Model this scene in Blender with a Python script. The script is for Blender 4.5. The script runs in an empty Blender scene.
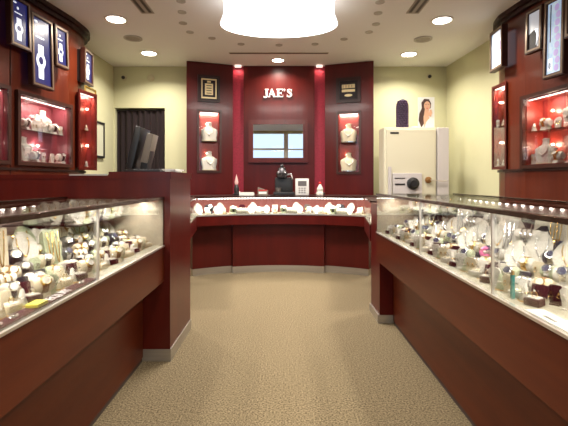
import bpy, bmesh, math, random
from mathutils import Vector, Matrix
random.seed(7)
C = bpy.context.scene
COL = C.collection
PI = math.pi

# ------------------------------------------------------------------ camera
H = 1.2
cam_d = bpy.data.cameras.new('camera'); cam = bpy.data.objects.new('camera', cam_d); COL.objects.link(cam)
cam.location = (0, 0, H); cam.rotation_euler = (PI/2, 0, 0)
cam_d.sensor_width = 36; cam_d.lens = 400/568*36; cam_d.clip_start = .02
cam_d.shift_x = 1/568; cam_d.shift_y = -32/568
C.camera = cam
# ------------------------------------------------------------------ world (daylight outside the shop front behind the camera)
w = bpy.data.worlds.new('world'); C.world = w; w.use_nodes = True
w.node_tree.nodes['Background'].inputs[0].default_value = (.62, .80, 1, 1)
w.node_tree.nodes['Background'].inputs[1].default_value = 1.6
C.view_settings.view_transform = 'Standard'; C.view_settings.look = 'None'
C.view_settings.gamma = 1; C.view_settings.use_curve_mapping = False
C.view_settings.exposure = 0.0
C.cycles.caustics_reflective = False; C.cycles.caustics_refractive = False; C.cycles.sample_clamp_indirect = 5; C.cycles.transparent_max_bounces = 16; C.cycles.max_bounces = 8
ROOM_E = 0.92       # room lamps
CASE_E = 0.95       # display case lamps

# ------------------------------------------------------------------ materials
MATS = {}
def mat(name, col, rough=.5, metal=0, coat=0, emit=None, es=0, noise=None, spec=.5, bump=0):
    """noise = (scale vec, amount 0..1, second colour)"""
    if name in MATS: return MATS[name]
    m = bpy.data.materials.new(name); m.use_nodes = True; MATS[name] = m
    nt = m.node_tree; b = nt.nodes['Principled BSDF']
    b.inputs['Base Color'].default_value = (*col, 1)
    b.inputs['Roughness'].default_value = rough; b.inputs['Metallic'].default_value = metal
    b.inputs['Coat Weight'].default_value = coat; b.inputs['Coat Roughness'].default_value = .12
    b.inputs['Specular IOR Level'].default_value = spec
    if emit: b.inputs['Emission Color'].default_value = (*emit, 1); b.inputs['Emission Strength'].default_value = es
    if noise or bump:
        sc, lo, c2 = noise if noise else ((30,30,30), 0, col)
        tc = nt.nodes.new('ShaderNodeTexCoord'); mp = nt.nodes.new('ShaderNodeMapping')
        mp.inputs['Scale'].default_value = sc
        n = nt.nodes.new('ShaderNodeTexNoise'); n.inputs['Scale'].default_value = 1; n.inputs['Detail'].default_value = 6; n.inputs['Roughness'].default_value = .65
        nt.links.new(tc.outputs['Object'], mp.inputs[0]); nt.links.new(mp.outputs[0], n.inputs['Vector'])
        r = nt.nodes.new('ShaderNodeValToRGB'); r.color_ramp.elements[0].position = .5-lo/2; r.color_ramp.elements[1].position = .5+lo/2+.02
        r.color_ramp.elements[0].color = (*col, 1); r.color_ramp.elements[1].color = (*c2, 1)
        nt.links.new(n.outputs['Fac'], r.inputs[0]); nt.links.new(r.outputs[0], b.inputs['Base Color'])
        if bump:
            bp = nt.nodes.new('ShaderNodeBump'); bp.inputs['Strength'].default_value = bump; bp.inputs['Distance'].default_value = .01
            nt.links.new(n.outputs['Fac'], bp.inputs['Height']); nt.links.new(bp.outputs[0], b.inputs['Normal'])
    return m
def glass(name, tint=(1,1,1), refl=.5):
    if name in MATS: return MATS[name]
    m = bpy.data.materials.new(name); m.use_nodes = True; MATS[name] = m
    nt = m.node_tree; nt.nodes.clear()
    o = nt.nodes.new('ShaderNodeOutputMaterial'); mx = nt.nodes.new('ShaderNodeMixShader')
    t = nt.nodes.new('ShaderNodeBsdfTransparent'); g = nt.nodes.new('ShaderNodeBsdfGlossy'); f = nt.nodes.new('ShaderNodeFresnel')
    mu = nt.nodes.new('ShaderNodeMath'); mu.operation = 'MULTIPLY'; mu.inputs[1].default_value = refl
    t.inputs[0].default_value = (*tint, 1); g.inputs['Roughness'].default_value = .02; f.inputs['IOR'].default_value = 1.5
    nt.links.new(f.outputs[0], mu.inputs[0]); nt.links.new(mu.outputs[0], mx.inputs[0])
    nt.links.new(t.outputs[0], mx.inputs[1]); nt.links.new(g.outputs[0], mx.inputs[2]); nt.links.new(mx.outputs[0], o.inputs[0])
    return m
WOOD  = mat('mahogany', (.060,.0045,.003), .32, coat=.12, spec=.3, noise=((9,9,.7), .35, (.095,.009,.004)))
WOODW = mat('mahogany_wall', (.075,.010,.004), .30, coat=.25, spec=.35, noise=((7,7,.5), .4, (.135,.023,.007)))
WOODB = mat('burgundy_laminate', (.062,.0036,.0026), .36, coat=.08, spec=.24, noise=((8,8,.7), .35, (.088,.0055,.0035)))
WOODD = mat('dark_trim', (.025,.006,.004), .4, spec=.3)
SIDEW = mat('counter_mahogany', (.062,.008,.0026), .38, coat=.06, spec=.25, noise=((9,.8,9), .35, (.105,.018,.0045)))
FRAME = mat('walnut_frame', (.045,.012,.007), .4, spec=.35)
FRAMEL= mat('bronze_frame_edge', (.22,.15,.10), .35, metal=.4)
YELL  = mat('cream_plaster', (.52,.505,.315), .85, noise=((3,3,3), .6, (.57,.55,.35)))
CEIL  = mat('ceiling_paint', (.86,.855,.86), .9, noise=((2,2,2), .6, (.88,.875,.88)))
CARP  = mat('carpet', (.095,.066,.030), .95, noise=((105,105,105), .2, (.33,.255,.145)), bump=.7)
STEEL = mat('brushed_steel', (.42,.38,.33), .42, metal=.85, noise=((2,2,60), .5, (.55,.50,.43)))
ALU   = mat('bright_aluminium', (.75,.70,.64), .3, metal=.8)
TOPF  = mat('bronze_rail', (.06,.032,.02), .25, metal=.6)
WHITE = mat('white_leatherette', (.68,.64,.56), .6)
CREAM = mat('cream_leatherette', (.66,.57,.40), .6)
GREYL = mat('pale_green_velvet', (.42,.46,.30), .8)
BLACK = mat('black_velvet', (.012,.011,.02), .7)
NAVY  = mat('navy_velvet', (.02,.022,.06), .6)
GREYB = mat('grey_pewter', (.16,.14,.13), .35, metal=.5)
MAROON= mat('maroon_velvet', (.045,.004,.010), .85, spec=.2)
PINK  = mat('pink_enamel', (.85,.22,.45), .35)
DECK  = mat('case_floor_cloth', (.40,.37,.28), .7, noise=((25,25,25), .5, (.22,.20,.14)))
PALEP = mat('pale_back_panel', (.80,.62,.57), .45)
GOLD  = mat('gold', (.85,.55,.18), .22, metal=1)
SILV  = mat('silver', (.85,.84,.82), .18, metal=1)
PEARL = mat('pearl', (.86,.80,.70), .25, coat=.6)
DARKG = mat('dark_leather', (.02,.015,.013), .4)
BROWN = mat('brown_leather', (.20,.09,.035), .5)
TEAL  = mat('teal_enamel', (.02,.28,.26), .25)
YELG  = mat('yellow_card', (.62,.55,.05), .5)
GLASS = glass('case_glass', (.98,.99,.98), .5)
PANE  = glass('cabinet_glass', (.98,.98,.98), .5)
SHELF = glass('glass_shelf', (.88,.94,.90), 1.0)
SAFE  = mat('cream_enamel', (.64,.60,.45), .4)
SAFEG = mat('lavender_grey_panel', (.55,.51,.50), .45)
CURT  = mat('plum_curtain', (.009,.003,.0035), .9, noise=((30,2,.4), .4, (.015,.005,.006)))
REDST = mat('crimson_fabric', (.22,.004,.018), .6, noise=((60,60,60), .3, (.36,.010,.035)))
PLBLK = mat('black_plastic', (.018,.017,.017), .35)
PLGRY = mat('brown_grey_plastic', (.20,.165,.13), .4)
PAPER = mat('white_paper', (.80,.78,.72), .6)
INKW  = mat('white_print', (.85,.80,.80), .5)
INKG  = mat('grey_print', (.12,.11,.11), .6)
SKIN  = mat('printed_skin', (.62,.36,.24), .6)
HAIR  = mat('printed_dark_hair', (.05,.02,.015), .6)
VENTG = mat('vent_grey', (.48,.45,.42), .6)
SLOT  = mat('slot_dark', (.06,.04,.032), .7)
REDIN = mat('red_cabinet_lining', (.22,.022,.014), .4)
PINKIN= mat('rose_cabinet_lining', (.24,.05,.065), .35)
MIRR  = mat('mirror', (.88,.90,.92), .015, metal=1)
def em(name, col, s): return mat(name, (.8,.8,.8), .5, emit=col, es=s)
LAMPU = em('lamp_diffuser', (1,.97,.93), 3.0)
LAMPS = em('lamp_shade_glow', (1,.96,.91), 2.2)
DOWN  = em('downlight_glow', (1,.92,.78), 22)
LED   = em('led_glow', (1,.93,.85), 9)
BULB  = em('halogen_bulb', (1,.85,.62), 30)
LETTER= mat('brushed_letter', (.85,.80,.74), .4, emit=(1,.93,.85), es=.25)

# ------------------------------------------------------------------ mesh builder
class MB:
    def __init__(s): s.v = []; s.f = []
    def add(s, vs, fs, M=None):
        o = len(s.v)
        s.v += [tuple(M @ Vector(p)) if M else tuple(p) for p in vs]
        s.f += [tuple(i+o for i in f) for f in fs]; return s
    def box(s, x0,x1,y0,y1,z0,z1, M=None, bev=0):
        if bev:
            b = bev; bm = bmesh.new(); bmesh.ops.create_cube(bm, size=1)
            for v in bm.verts: v.co = Vector(((x0+x1)/2+v.co.x*(x1-x0), (y0+y1)/2+v.co.y*(y1-y0), (z0+z1)/2+v.co.z*(z1-z0)))
            bmesh.ops.bevel(bm, geom=bm.edges[:], offset=b, segments=2, affect='EDGES', profile=.6)
            bm.verts.index_update(); s.add([v.co.copy() for v in bm.verts], [[v.index for v in f.verts] for f in bm.faces], M); bm.free(); return s
        vs = [(x,y,z) for z in (z0,z1) for y in (y0,y1) for x in (x0,x1)]
        return s.add(vs, [(0,2,3,1),(4,5,7,6),(0,1,5,4),(2,6,7,3),(0,4,6,2),(1,3,7,5)], M)
    def prism(s, pts, z0, z1, M=None):           # pts (x,y) counter-clockwise
        n = len(pts); vs = [(x,y,z0) for x,y in pts]+[(x,y,z1) for x,y in pts]
        fs = [tuple(range(n))[::-1], tuple(range(n,2*n))]+[(i,(i+1)%n,n+(i+1)%n,n+i) for i in range(n)]
        return s.add(vs, fs, M)
    def lathe(s, prof, n=16, sx=1, sy=1, M=None):  # prof (r,z)
        vs = []; fs = []
        for r,z in prof:
            for k in range(n):
                a = 2*PI*k/n; vs.append((r*math.cos(a)*sx, r*math.sin(a)*sy, z))
        m = len(prof)
        for i in range(m-1):
            for k in range(n): fs.append((i*n+k, i*n+(k+1)%n, (i+1)*n+(k+1)%n, (i+1)*n+k))
        if prof[0][0] > 1e-6 and m>2: fs.append(tuple(range(n))[::-1])
        if prof[-1][0] > 1e-6 and (m>2 or prof[0][0]>1e-6): fs.append(tuple((m-1)*n+k for k in range(n)))
        return s.add(vs, fs, M)
    def cyl(s, x,y,z0,z1,r,n=14, r2=None):
        return s.lathe([(r,z0),(r if r2 is None else r2,z1)], n, M=Matrix.Translation((x,y,0)))
    def ball(s, c, r, n=8, sz=1):
        return s.lathe([(r*math.sin(PI*i/(n//2+1)) if 0<i<n//2+1 else 0, -r*sz*math.cos(PI*i/(n//2+1))) for i in range(n//2+2)], n, M=Matrix.Translation(c))
    def tube(s, path, r, n=8, closed=False):
        P = [Vector(p) for p in path]; m = len(P); vs = []; fs = []
        for i,p in enumerate(P):
            a = P[(i+1)%m] if closed or i<m-1 else p; b = P[i-1] if closed or i>0 else p
            t = (a-b).normalized(); u = t.cross(Vector((0,0,1)) if abs(t.z)<.9 else Vector((1,0,0))).normalized(); w_ = t.cross(u)
            rr = r[i] if isinstance(r,(list,tuple)) else r
            for k in range(n):
                q = 2*PI*k/n; vs.append(p+rr*(math.cos(q)*u+math.sin(q)*w_))
        for i in range(m if closed else m-1):
            j = (i+1)%m
            for k in range(n): fs.append((i*n+k, i*n+(k+1)%n, j*n+(k+1)%n, j*n+k))
        if not closed: fs += [tuple(range(n)), tuple((m-1)*n+k for k in range(n))[::-1]]
        return s.add(vs, fs)
    def ring(s, c, R, r, axis='z', n=20, m=6, M=None):
        pts = []
        for k in range(n):
            a = 2*PI*k/n; u,v = R*math.cos(a), R*math.sin(a)
            pts.append({'z':(u,v,0),'y':(u,0,v),'x':(0,u,v)}[axis])
        P = [Vector(p)+Vector(c) for p in pts]
        if M: P = [M@p for p in P]
        return s.tube(P, r, m, True)
    def strip(s, pts, z0, z1):                    # open vertical sheet
        for a,b in zip(pts, pts[1:]): s.add([(*a,z0),(*b,z0),(*b,z1),(*a,z1)], [(0,1,2,3)])
        return s
    def build(s, name, m, parent=None, smooth=False, label=None, loc=None):
        me = bpy.data.meshes.new(name); me.from_pydata([tuple(v) for v in s.v], [], s.f)
        me.materials.append(m)
        bm = bmesh.new(); bm.from_mesh(me); bmesh.ops.recalc_face_normals(bm, faces=bm.faces[:]); bm.to_mesh(me); bm.free()
        if smooth:
            for p in me.polygons: p.use_smooth = True
            try: me.set_sharp_from_angle(angle=.7)
            except Exception: pass
        o = bpy.data.objects.new(name, me); COL.objects.link(o)
        if parent: o.parent = parent
        if label: o['label'] = label
        if loc: o.location = loc
        return o
def tag(o, label, cat, group=None, kind=None):
    o['label'] = label; o['category'] = cat
    if group: o['group'] = group
    if kind: o['kind'] = kind
    return o
def thing(name, label, cat, loc=(0,0,0), rz=0, group=None):
    o = bpy.data.objects.new(name, None); COL.objects.link(o); o.empty_display_size = .05
    o.location = loc; o.rotation_euler = (0,0,rz); return tag(o, label, cat, group)
def struct(name, mb, m, smooth=False):
    o = mb.build(name, m, None, smooth); o['kind'] = 'structure'; return o
def clone(root, loc, rz, label, group=None, scale=1):
    r = root.copy(); COL.objects.link(r); r.location = loc; r.rotation_euler = (0,0,rz); r['label'] = label; r.scale = (scale,)*3
    if group: r['group'] = group
    for ch in list(root.children):
        c = ch.copy(); COL.objects.link(c); c.parent = r
        for g in ch.children:
            d = g.copy(); COL.objects.link(d); d.parent = c
    return r
def lamp(kind, loc, energy, col=(1,.92,.8), size=.1, sizey=None, rot=(0,0,0), spread=None, parent=None, rad=None):
    l = bpy.data.lights.new('lamp_light', kind); l.energy = energy; l.color = col
    if kind == 'AREA':
        l.shape = 'RECTANGLE' if sizey else 'DISK'; l.size = size
        if sizey: l.size_y = sizey
        if spread: l.spread = spread
    else: l.shadow_soft_size = rad or .02
    o = bpy.data.objects.new('lamp_light', l); COL.objects.link(o); o.location = loc; o.rotation_euler = rot
    if parent: o.parent = parent
    return o
def at(x, y, d): return Vector(((x-283)/400*d, d, H+(181-y)/400*d))
ORD = ['nearest','second','third','fourth','fifth','sixth','seventh','eighth','ninth','tenth','eleventh','twelfth','thirteenth','fourteenth','fifteenth','sixteenth','seventeenth','eighteenth','nineteenth','twentieth']+['twenty-'+q for q in ('first','second','third','fourth','fifth','sixth','seventh','eighth','ninth')]+['thirtieth']+['thirty-'+q for q in ('first','second','third','fourth','fifth','sixth','seventh','eighth','ninth')]

# ------------------------------------------------------------------ setting
CZ = 3.03
YB = -2.0      # shop front behind the camera
struct('floor', MB().box(-3.4,3.4,YB-.1,6.6,-.08,0), CARP)
struct('ceiling', MB().box(-3.4,3.4,YB-.1,6.6,CZ,CZ+.1), CEIL)
# back wall with the curtained doorway (x -2.69..-1.89, up to 2.37)
mb = MB(); mb.box(-3.4,-2.69,6.4,6.6,0,CZ); mb.box(-2.69,-1.89,6.4,6.6,2.37,CZ); mb.box(-1.89,3.4,6.4,6.6,0,CZ)
struct('wall_back', mb, YELL)
struct('trim_1', MB().box(-2.71,-1.87,6.56,6.6,0,2.37), mat('dark_hall', (.02,.008,.008), .9))  # dark sheet behind the curtain, the unlit hall's darkness put in its colour
struct('wall_back_left', MB().box(-2.85,-2.71,4.9,6.4,0,CZ), YELL)
struct('wall_back_right', MB().prism([(2.70,4.75),(2.9,4.75),(2.9,6.4),(2.615,6.4)],0,CZ), YELL)
# curved mahogany walls
def smooth_pts(P, n=6):
    out = []
    for i in range(len(P)-1):
        p0,p1,p2,p3 = P[max(i-1,0)],P[i],P[i+1],P[min(i+2,len(P)-1)]
        for k in range(n):
            t = k/n
            out.append(tuple(.5*((2*b)+(-a+c)*t+(2*a-5*b+4*c-d)*t*t+(-a+3*b-3*c+d)*t**3) for a,b,c,d in zip(p0,p1,p2,p3)))
    return out+[tuple(P[-1])]
LW = [(YB,2.95),(1.5,2.76),(2.5,2.645),(2.9,2.60),(3.62,2.517),(3.77,2.50),(4.5,2.415)]
RW = [(YB,2.95),(1.5,2.86),(2.6,2.70),(3.2,2.61),(4.08,2.47),(4.42,2.45)]
LEnd = smooth_pts([(4.5,2.415),(4.85,2.43),(5.08,2.53),(5.2,2.69)],5)
REnd = smooth_pts([(4.42,2.45),(4.62,2.50),(4.78,2.59),(4.86,2.70)],5)
def interp(P, d):
    for a,b in zip(P,P[1:]):
        if a[0] <= d <= b[0]: return a[1]+(b[1]-a[1])*(d-a[0])/(b[0]-a[0])
    return P[-1][1]
LALL = LW[:-1]+LEnd; RALL = RW[:-1]+REnd
def wallcurve(name, P, sgn, holes):
    mb = MB(); T = .04
    for a,b in zip(P,P[1:]):
        zs = [(0,CZ)]
        for (d0,d1,z0,z1) in holes:
            if a[0] >= d0-1e-4 and b[0] <= d1+1e-4: zs = [(0,z0),(z1,CZ)]
        for z0,z1 in zs:
            A=(sgn*a[1],a[0]); B_=(sgn*b[1],b[0]); A2=(sgn*(a[1]+T),a[0]); B2=(sgn*(b[1]+T),b[0])
            mb.prism([A,B_,B2,A2] if sgn<0 else [A,A2,B2,B_], z0, z1)
    return struct(name, mb, WOODW)
HOLL = [(2.9,3.62,1.385,2.03),(3.77,4.5,1.385,2.02)]
HOLR = [(3.2,4.08,1.36,2.03)]
wallcurve('wall_left', LALL, -1, HOLL)
wallcurve('wall_right', RALL, 1, HOLR)
def sweep_rail(P, sgn, out, thick, z0, z1):
    mb = MB()
    for a,b in zip(P,P[1:]):
        A=(sgn*(a[1]-out),a[0]); B_=(sgn*(b[1]-out),b[0]); A2=(sgn*(a[1]-out+thick),a[0]); B2=(sgn*(b[1]-out+thick),b[0])
        mb.prism([A,B_,B2,A2], z0, z1)
    return mb
n_ = 2
for P,s in ((LALL,-1),(RALL,1)):
    mb = sweep_rail(P,s,.07,.068,CZ-.05,CZ-.001); mb2 = sweep_rail(P,s,.04,.038,CZ-.09,CZ-.05); mb.v, mb.f = mb.add(mb2.v, mb2.f).v, mb.f
    struct('trim_%d'%n_, mb, WOODD); n_ += 1
    struct('trim_%d'%n_, sweep_rail(P,s,.02,.018,1.30,1.325), WOODD); n_ += 1
    mb = MB()
    for d in ((1.0,2.2,3.68) if s<0 else (1.0,2.2,3.0)):       # vertical joints
        L = interp(P,d); mb.box(s*L-.004, s*L+.004, d-.004, d+.004, .0, CZ-.1)
    struct('trim_%d'%n_, mb, WOODD); n_ += 1
# shop front behind the camera: low wall, glazing, mullions, header
struct('wall_front', MB().box(-3.4,3.4,YB-.1,YB,0,.4).box(-3.4,3.4,YB-.1,YB,2.93,CZ).box(-3.4,-2.6,YB-.1,YB,.4,2.93).box(2.6,3.4,YB-.1,YB,.4,2.93), YELL)
fr = struct('window_1', MB().box(-2.6,-2.52,YB-.08,YB,.4,2.93).box(2.52,2.6,YB-.08,YB,.4,2.93).box(.03,.19,YB-.08,YB,.4,2.93).box(-1.3,-1.24,YB-.08,YB,.4,2.93).box(1.34,1.4,YB-.08,YB,.4,2.93).box(-2.52,.03,YB-.07,YB-.02,2.33,2.40).box(.19,2.52,YB-.07,YB-.02,2.33,2.38), mat('window_frame_paint',(.75,.72,.66),.5))
MB().box(-2.55,2.55,YB-.055,YB-.05,.4,2.93).build('window_pane', PANE, fr)
# street outside (seen only in the mirror on the back wall)
struct('ground', MB().box(-30,30,-40,YB-.1,-.1,-.02), mat('street_paving',(.45,.45,.45),.9))

# ------------------------------------------------------------------ generic wall-mounted builders; local x = along wall, y = into wall, z up
def plane_root(name, P0, P1, label, cat, group=None, z=0):
    a = math.atan2(P1[1]-P0[1], P1[0]-P0[0])
    return thing(name, label, cat, (P0[0],P0[1],z), a, group), math.hypot(P1[0]-P0[0], P1[1]-P0[1])
def showcase(P0, P1, z0, z1, depth, proud, label, lining, e=4, nb=1, fw=.035, group='lit display cabinets set in the walls', boxed=False, bulbx=.55, lcol=(1,.72,.5)):
    r, W = plane_root('display_cabinet', P0, P1, label, 'display cabinet', group, z0)
    h = z1-z0; f = fw
    MB().box(-f,W+f,-proud,.012,-f,0).box(-f,W+f,-proud,.012,h,h+f).box(-f,0,-proud,.012,0,h).box(W,W+f,-proud,.012,0,h).build('frame', FRAME if not boxed else WOOD, r)
    y0 = .012 if not boxed else -proud+.01
    mb = MB(); t=.008
    mb.box(0,W,depth,depth+t,0,h).box(0,t,y0,depth,t,h-t).box(W-t,W,y0,depth,t,h-t).box(0,W,y0,depth,0,t).box(0,W,y0,depth,h-t,h)
    mb.build('lining', lining, r)
    MB().box(t,W-t,.03 if not boxed else y0+.02,depth,h*.5-.003,h*.5+.003).build('glass_shelf', SHELF, r)
    MB().box(0,W,-proud+.004,-proud+.007,0,h).build('glass_pane', PANE, r)
    yl=.03 if not boxed else y0+.012
    MB().box(.02,W-.02,yl-.008,yl+.008,h-.018,h-.009).build('top_light', em('top_light_glow',(1,.85,.75),4), r)
    lamp('AREA', (W/2, yl, h-.021), e*1.1*CASE_E, (1,.86,.76), W-.05, .014, rot=(.45 if not boxed else .2,0,0), parent=r)
    for z in (h*.80, h*.30):
        for k in range(nb):
            x = W*(bulbx if nb==1 else (k+.6)/(nb+.2))
            MB().ball((x,depth-.02,z),.012,10).build('halogen_bulb', BULB, r, True)
            lamp('POINT', (x, depth-.045, z), e*.45*CASE_E, lcol, rad=.015, parent=r)
    return r, W, h
def picture(P0, P1, z0, z1, thick, label, art, cat='framed picture', frame=FRAME, fw=.035, group=None, name='wall_picture', lean=0, edge=True):
    r, W = plane_root(name, P0, P1, label, cat, group, z0)
    if lean: r.rotation_mode='XYZ'; r.rotation_euler = (lean,0,r.rotation_euler.z)
    h = z1-z0; f = fw
    MB().box(0,W,-thick,0,0,f).box(0,W,-thick,0,h-f,h).box(0,f,-thick,0,f,h-f).box(W-f,W,-thick,0,f,h-f).build('frame', frame, r)
    if edge: 
        g=f*.3
        MB().box(g,W-g,-thick-.004,-thick,g,f*.8).box(g,W-g,-thick-.004,-thick,h-f*.8,h-g).box(g,f*.8,-thick-.004,-thick,f*.8,h-f*.8).box(W-f*.8,W-g,-thick-.004,-thick,f*.8,h-f*.8).build('frame_edge', FRAMEL, r)
    art(r, f, W-f, f, h-f, -thick+.012)
    return r
def artpanel(m): 
    def a(r,x0,x1,z0,z1,y):
        return MB().box(x0,x1,y,-.001,z0,z1).build('print', m, r)
    return a
def shapes(r, y, items, parent):
    for (nm, m, pts) in items:
        mb = MB(); n=len(pts)
        vs = [(x,y-.002,z) for x,z in pts]+[(x,y,z) for x,z in pts]
        mb.add(vs, [tuple(range(n)), tuple(range(n,2*n))[::-1]]+[(i,n+i,n+(i+1)%n,(i+1)%n) for i in range(n)]); mb.build(nm, m, parent)
def ell(cx,cz,rx,rz,n=16): return [(cx+rx*math.cos(2*PI*k/n), cz+rz*math.sin(2*PI*k/n)) for k in range(n)]
def rec(x0,x1,z0,z1): return [(x0,z0),(x1,z0),(x1,z1),(x0,z1)]
BLUEL = mat('blue_lightbox', (.012,.012,.09), .3, emit=(.02,.025,.16), es=.5, noise=((6,6,9), .5, (.01,.01,.05)))
WPRT  = mat('white_lightbox_print', (.8,.85,.9), .3, emit=(.8,.86,1), es=.75)
PBLUE = mat('pale_blue_lightbox', (.3,.45,.6), .3, emit=(.42,.58,.80), es=.55, noise=((14,14,9), .3, (.7,.8,.9)))
LILAC = mat('lilac_lightbox_print', (.5,.4,.7), .3, emit=(.45,.38,.62), es=.5)
GREYP = mat('grey_lightbox', (.2,.18,.18), .3, emit=(.55,.56,.60), es=.6)
DKPR  = mat('dark_print', (.02,.012,.014), .5, spec=.25)
def art_watch(r,x0,x1,z0,z1,y):
    W=x1-x0;Hh=z1-z0
    p = MB().box(x0,x1,y,-.001,z0,z1).build('print', BLUEL, r)
    cx=x0+W*.42
    it=[('printed_watch',WPRT,ell(cx,z0+Hh*.36,W*.27,Hh*.13)),('printed_strap',WPRT,rec(cx-W*.15,cx+W*.15,z0+Hh*.08,z0+Hh*.25)),('printed_strap',WPRT,rec(cx-W*.15,cx+W*.17,z0+Hh*.47,z0+Hh*.60)),
        ('printed_line',WPRT,rec(cx-W*.28,cx+W*.22,z0+Hh*.70,z0+Hh*.725)),('printed_emblem',WPRT,ell(cx-W*.05,z0+Hh*.83,W*.07,Hh*.035,8))]
    shapes(r,y,it,p)
    shapes(r,y-.002,[('printed_dial',BLUEL,ell(cx,z0+Hh*.36,W*.13,Hh*.06))],p)
    if W>.16: shapes(r,y,[('printed_glint',WPRT,ell(x0+W*.18,z1-Hh*.06,W*.12,Hh*.02,8))],p)
def art_veil(r,x0,x1,z0,z1,y):
    W=x1-x0;Hh=z1-z0
    p = MB().box(x0,x1,y,-.001,z0,z1).build('print', GREYP, r)
    shapes(r,y,[('printed_dress',DKPR,[(x0,z0),(x0+W*.75,z0),(x0+W*.85,z0+Hh*.3),(x0+W*.5,z0+Hh*.5),(x0,z0+Hh*.42)])],p)
    shapes(r,y-.002,[('printed_veil',WPRT,[(x0+W*.72,z0+Hh*.05),(x0+W*.9,z0+Hh*.28),(x0+W*.86,z0+Hh*.5),(x0+W*.55,z0+Hh*.52),(x0+W*.75,z0+Hh*.35)])],p)
def art_city(r,x0,x1,z0,z1,y):
    W=x1-x0;Hh=z1-z0
    p = MB().box(x0,x1,y,-.001,z0,z1).build('print', PBLUE, r)
    it=[]
    for k in range(9):
        zz=z0+Hh*(.03+.105*k); xx=x0+W*(.68+.06*math.sin(k*2.1)); it.append(('printed_petal',LILAC,ell(xx,zz+Hh*.04,W*.16,Hh*.05,9)))
    it.append(('printed_tower',DKPR,rec(x0+W*.18,x0+W*.25,z0+Hh*.45,z1-Hh*.02))); it.append(('printed_tower',WPRT,rec(x0+W*.08,x0+W*.40,z0+Hh*.05,z0+Hh*.22)))
    it.append(('printed_figure',DKPR,ell(x0+W*.22,z0+Hh*.12,W*.09,Hh*.05)))
    shapes(r,y,it,p)
def art_face(r,x0,x1,z0,z1,y):
    W=x1-x0;Hh=z1-z0
    p = MB().box(x0,x1,y,-.001,z0,z1).build('print', WPRT, r)
    shapes(r,y,[('printed_profile',LILAC,ell(x0+W*.72,z0+Hh*.55,W*.18,Hh*.2)),('printed_shade',PBLUE,rec(x0,x0+W*.12,z0,z1))],p)

def LP(x, off=0, P=LALL):     # left wall plan point showing at pixel column x, off metres proud of the wall
    u=(283-x)/400; d=2.8
    while d<5.3 and (interp(P,d)-off) > u*d: d+=.002
    return (-(interp(P,d)-off), d)
def RP(x, off=0):
    u=(x-283)/400; d=2.8
    while d<4.86 and (interp(RALL,d)-off) > u*d: d+=.002
    return ((interp(RALL,d)-off), d)
# left wall
GP='illuminated posters on the left wall'
picture(LP(6,.06),LP(27,.06),2.42,2.88,.05,'small blue lit watch poster nearest the camera, left of the tall one','x' and art_watch,'illuminated poster',group=GP,name='lit_poster',lean=-.03)
picture(LP(28,.06),LP(50,.06),2.12,2.83,.05,'tall narrow blue lit watch poster in a bronze edged frame','x' and art_watch,'illuminated poster',group=GP,name='lit_poster',lean=-.03)
picture(LP(51.5,.06),LP(65,.06),2.40,2.83,.05,'small blue lit watch poster just right of the tall one on the left wall','x' and art_watch,'illuminated poster',group=GP,name='lit_poster',lean=-.03)
dp=picture((-2.375,4.69),(-2.395,4.95),2.36,2.77,.05,'small blue lit watch poster at the far curved end of the left wall','x' and art_watch,'illuminated poster',group=GP,name='lit_poster')
MB().box(.01,.24,0,.045,.02,.39).build('housing',PLBLK,dp)
picture((2.42,4.566),(2.40,4.27),2.43,2.88,.06,'white lit poster at the far curved end of the right wall','x' and art_face,'illuminated poster',group='illuminated posters on the right wall',name='lit_poster')
GP='illuminated posters on the right wall'
picture(RP(529,.06),RP(546,.06),2.44,2.86,.05,'small grey lit poster of a veiled figure, left of the tall pale blue one','x' and art_veil,'illuminated poster',group=GP,name='lit_poster',lean=-.03)
picture(RP(547,.06),RP(568,.06),2.14,2.86,.05,'tall pale blue lit poster with a lilac flower edge','x' and art_city,'illuminated poster',group=GP,name='lit_poster',lean=-.03)
picture(RP(569,.06),RP(590,.06),2.44,2.86,.05,'small lit poster cut by the right edge, right of the tall pale blue one','x' and art_veil,'illuminated poster',group=GP,name='lit_poster',lean=-.03)
# cabinets
CABS = []
def hole_case(sgn, d0, d1, z0, z1, P, label, lining, **k):
    A=(sgn*interp(P,d0),d0); B_=(sgn*interp(P,d1),d1)
    if sgn<0: P0,P1=A,B_
    else: P0,P1=B_,A
    c=showcase(P0,P1,z0,z1,.20,.035,label,lining,**k); CABS.append(c); return c
hole_case(-1,2.9,3.62,1.385,2.03,LALL,'rose lined lit cabinet cut by the left edge of the photo',PINKIN, nb=1, e=2.5, lcol=(1,.72,.68))
LBIG=hole_case(-1,3.77,4.5,1.385,2.02,LALL,'wide rose lined lit cabinet in the left wall below the posters',PINKIN, nb=1, e=5.5, bulbx=.66, lcol=(1,.74,.68))
RBIG=hole_case(1,3.2,4.08,1.36,2.03,RALL,'wide red lined lit cabinet in the right wall below the posters',REDIN, nb=1, e=7, bulbx=.17)
LNAR=showcase((-2.36,4.66),(-2.31,4.93),1.36,2.24,.05,.0,'narrow red lit cabinet at the far end of the left wall',REDIN,e=2.2,boxed=True,fw=.03)
RNAR=showcase((2.425,4.62),(2.43,4.39),1.36,2.26,.05,.0,'narrow red lit cabinet at the far end of the right wall',REDIN,e=2.2,boxed=True,fw=.03)
for nm,(A,B_) in (('l',((-2.36,4.58),(-2.29,4.93))),('r',((2.385,4.70),(2.43,4.45)))):
    pass
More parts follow.
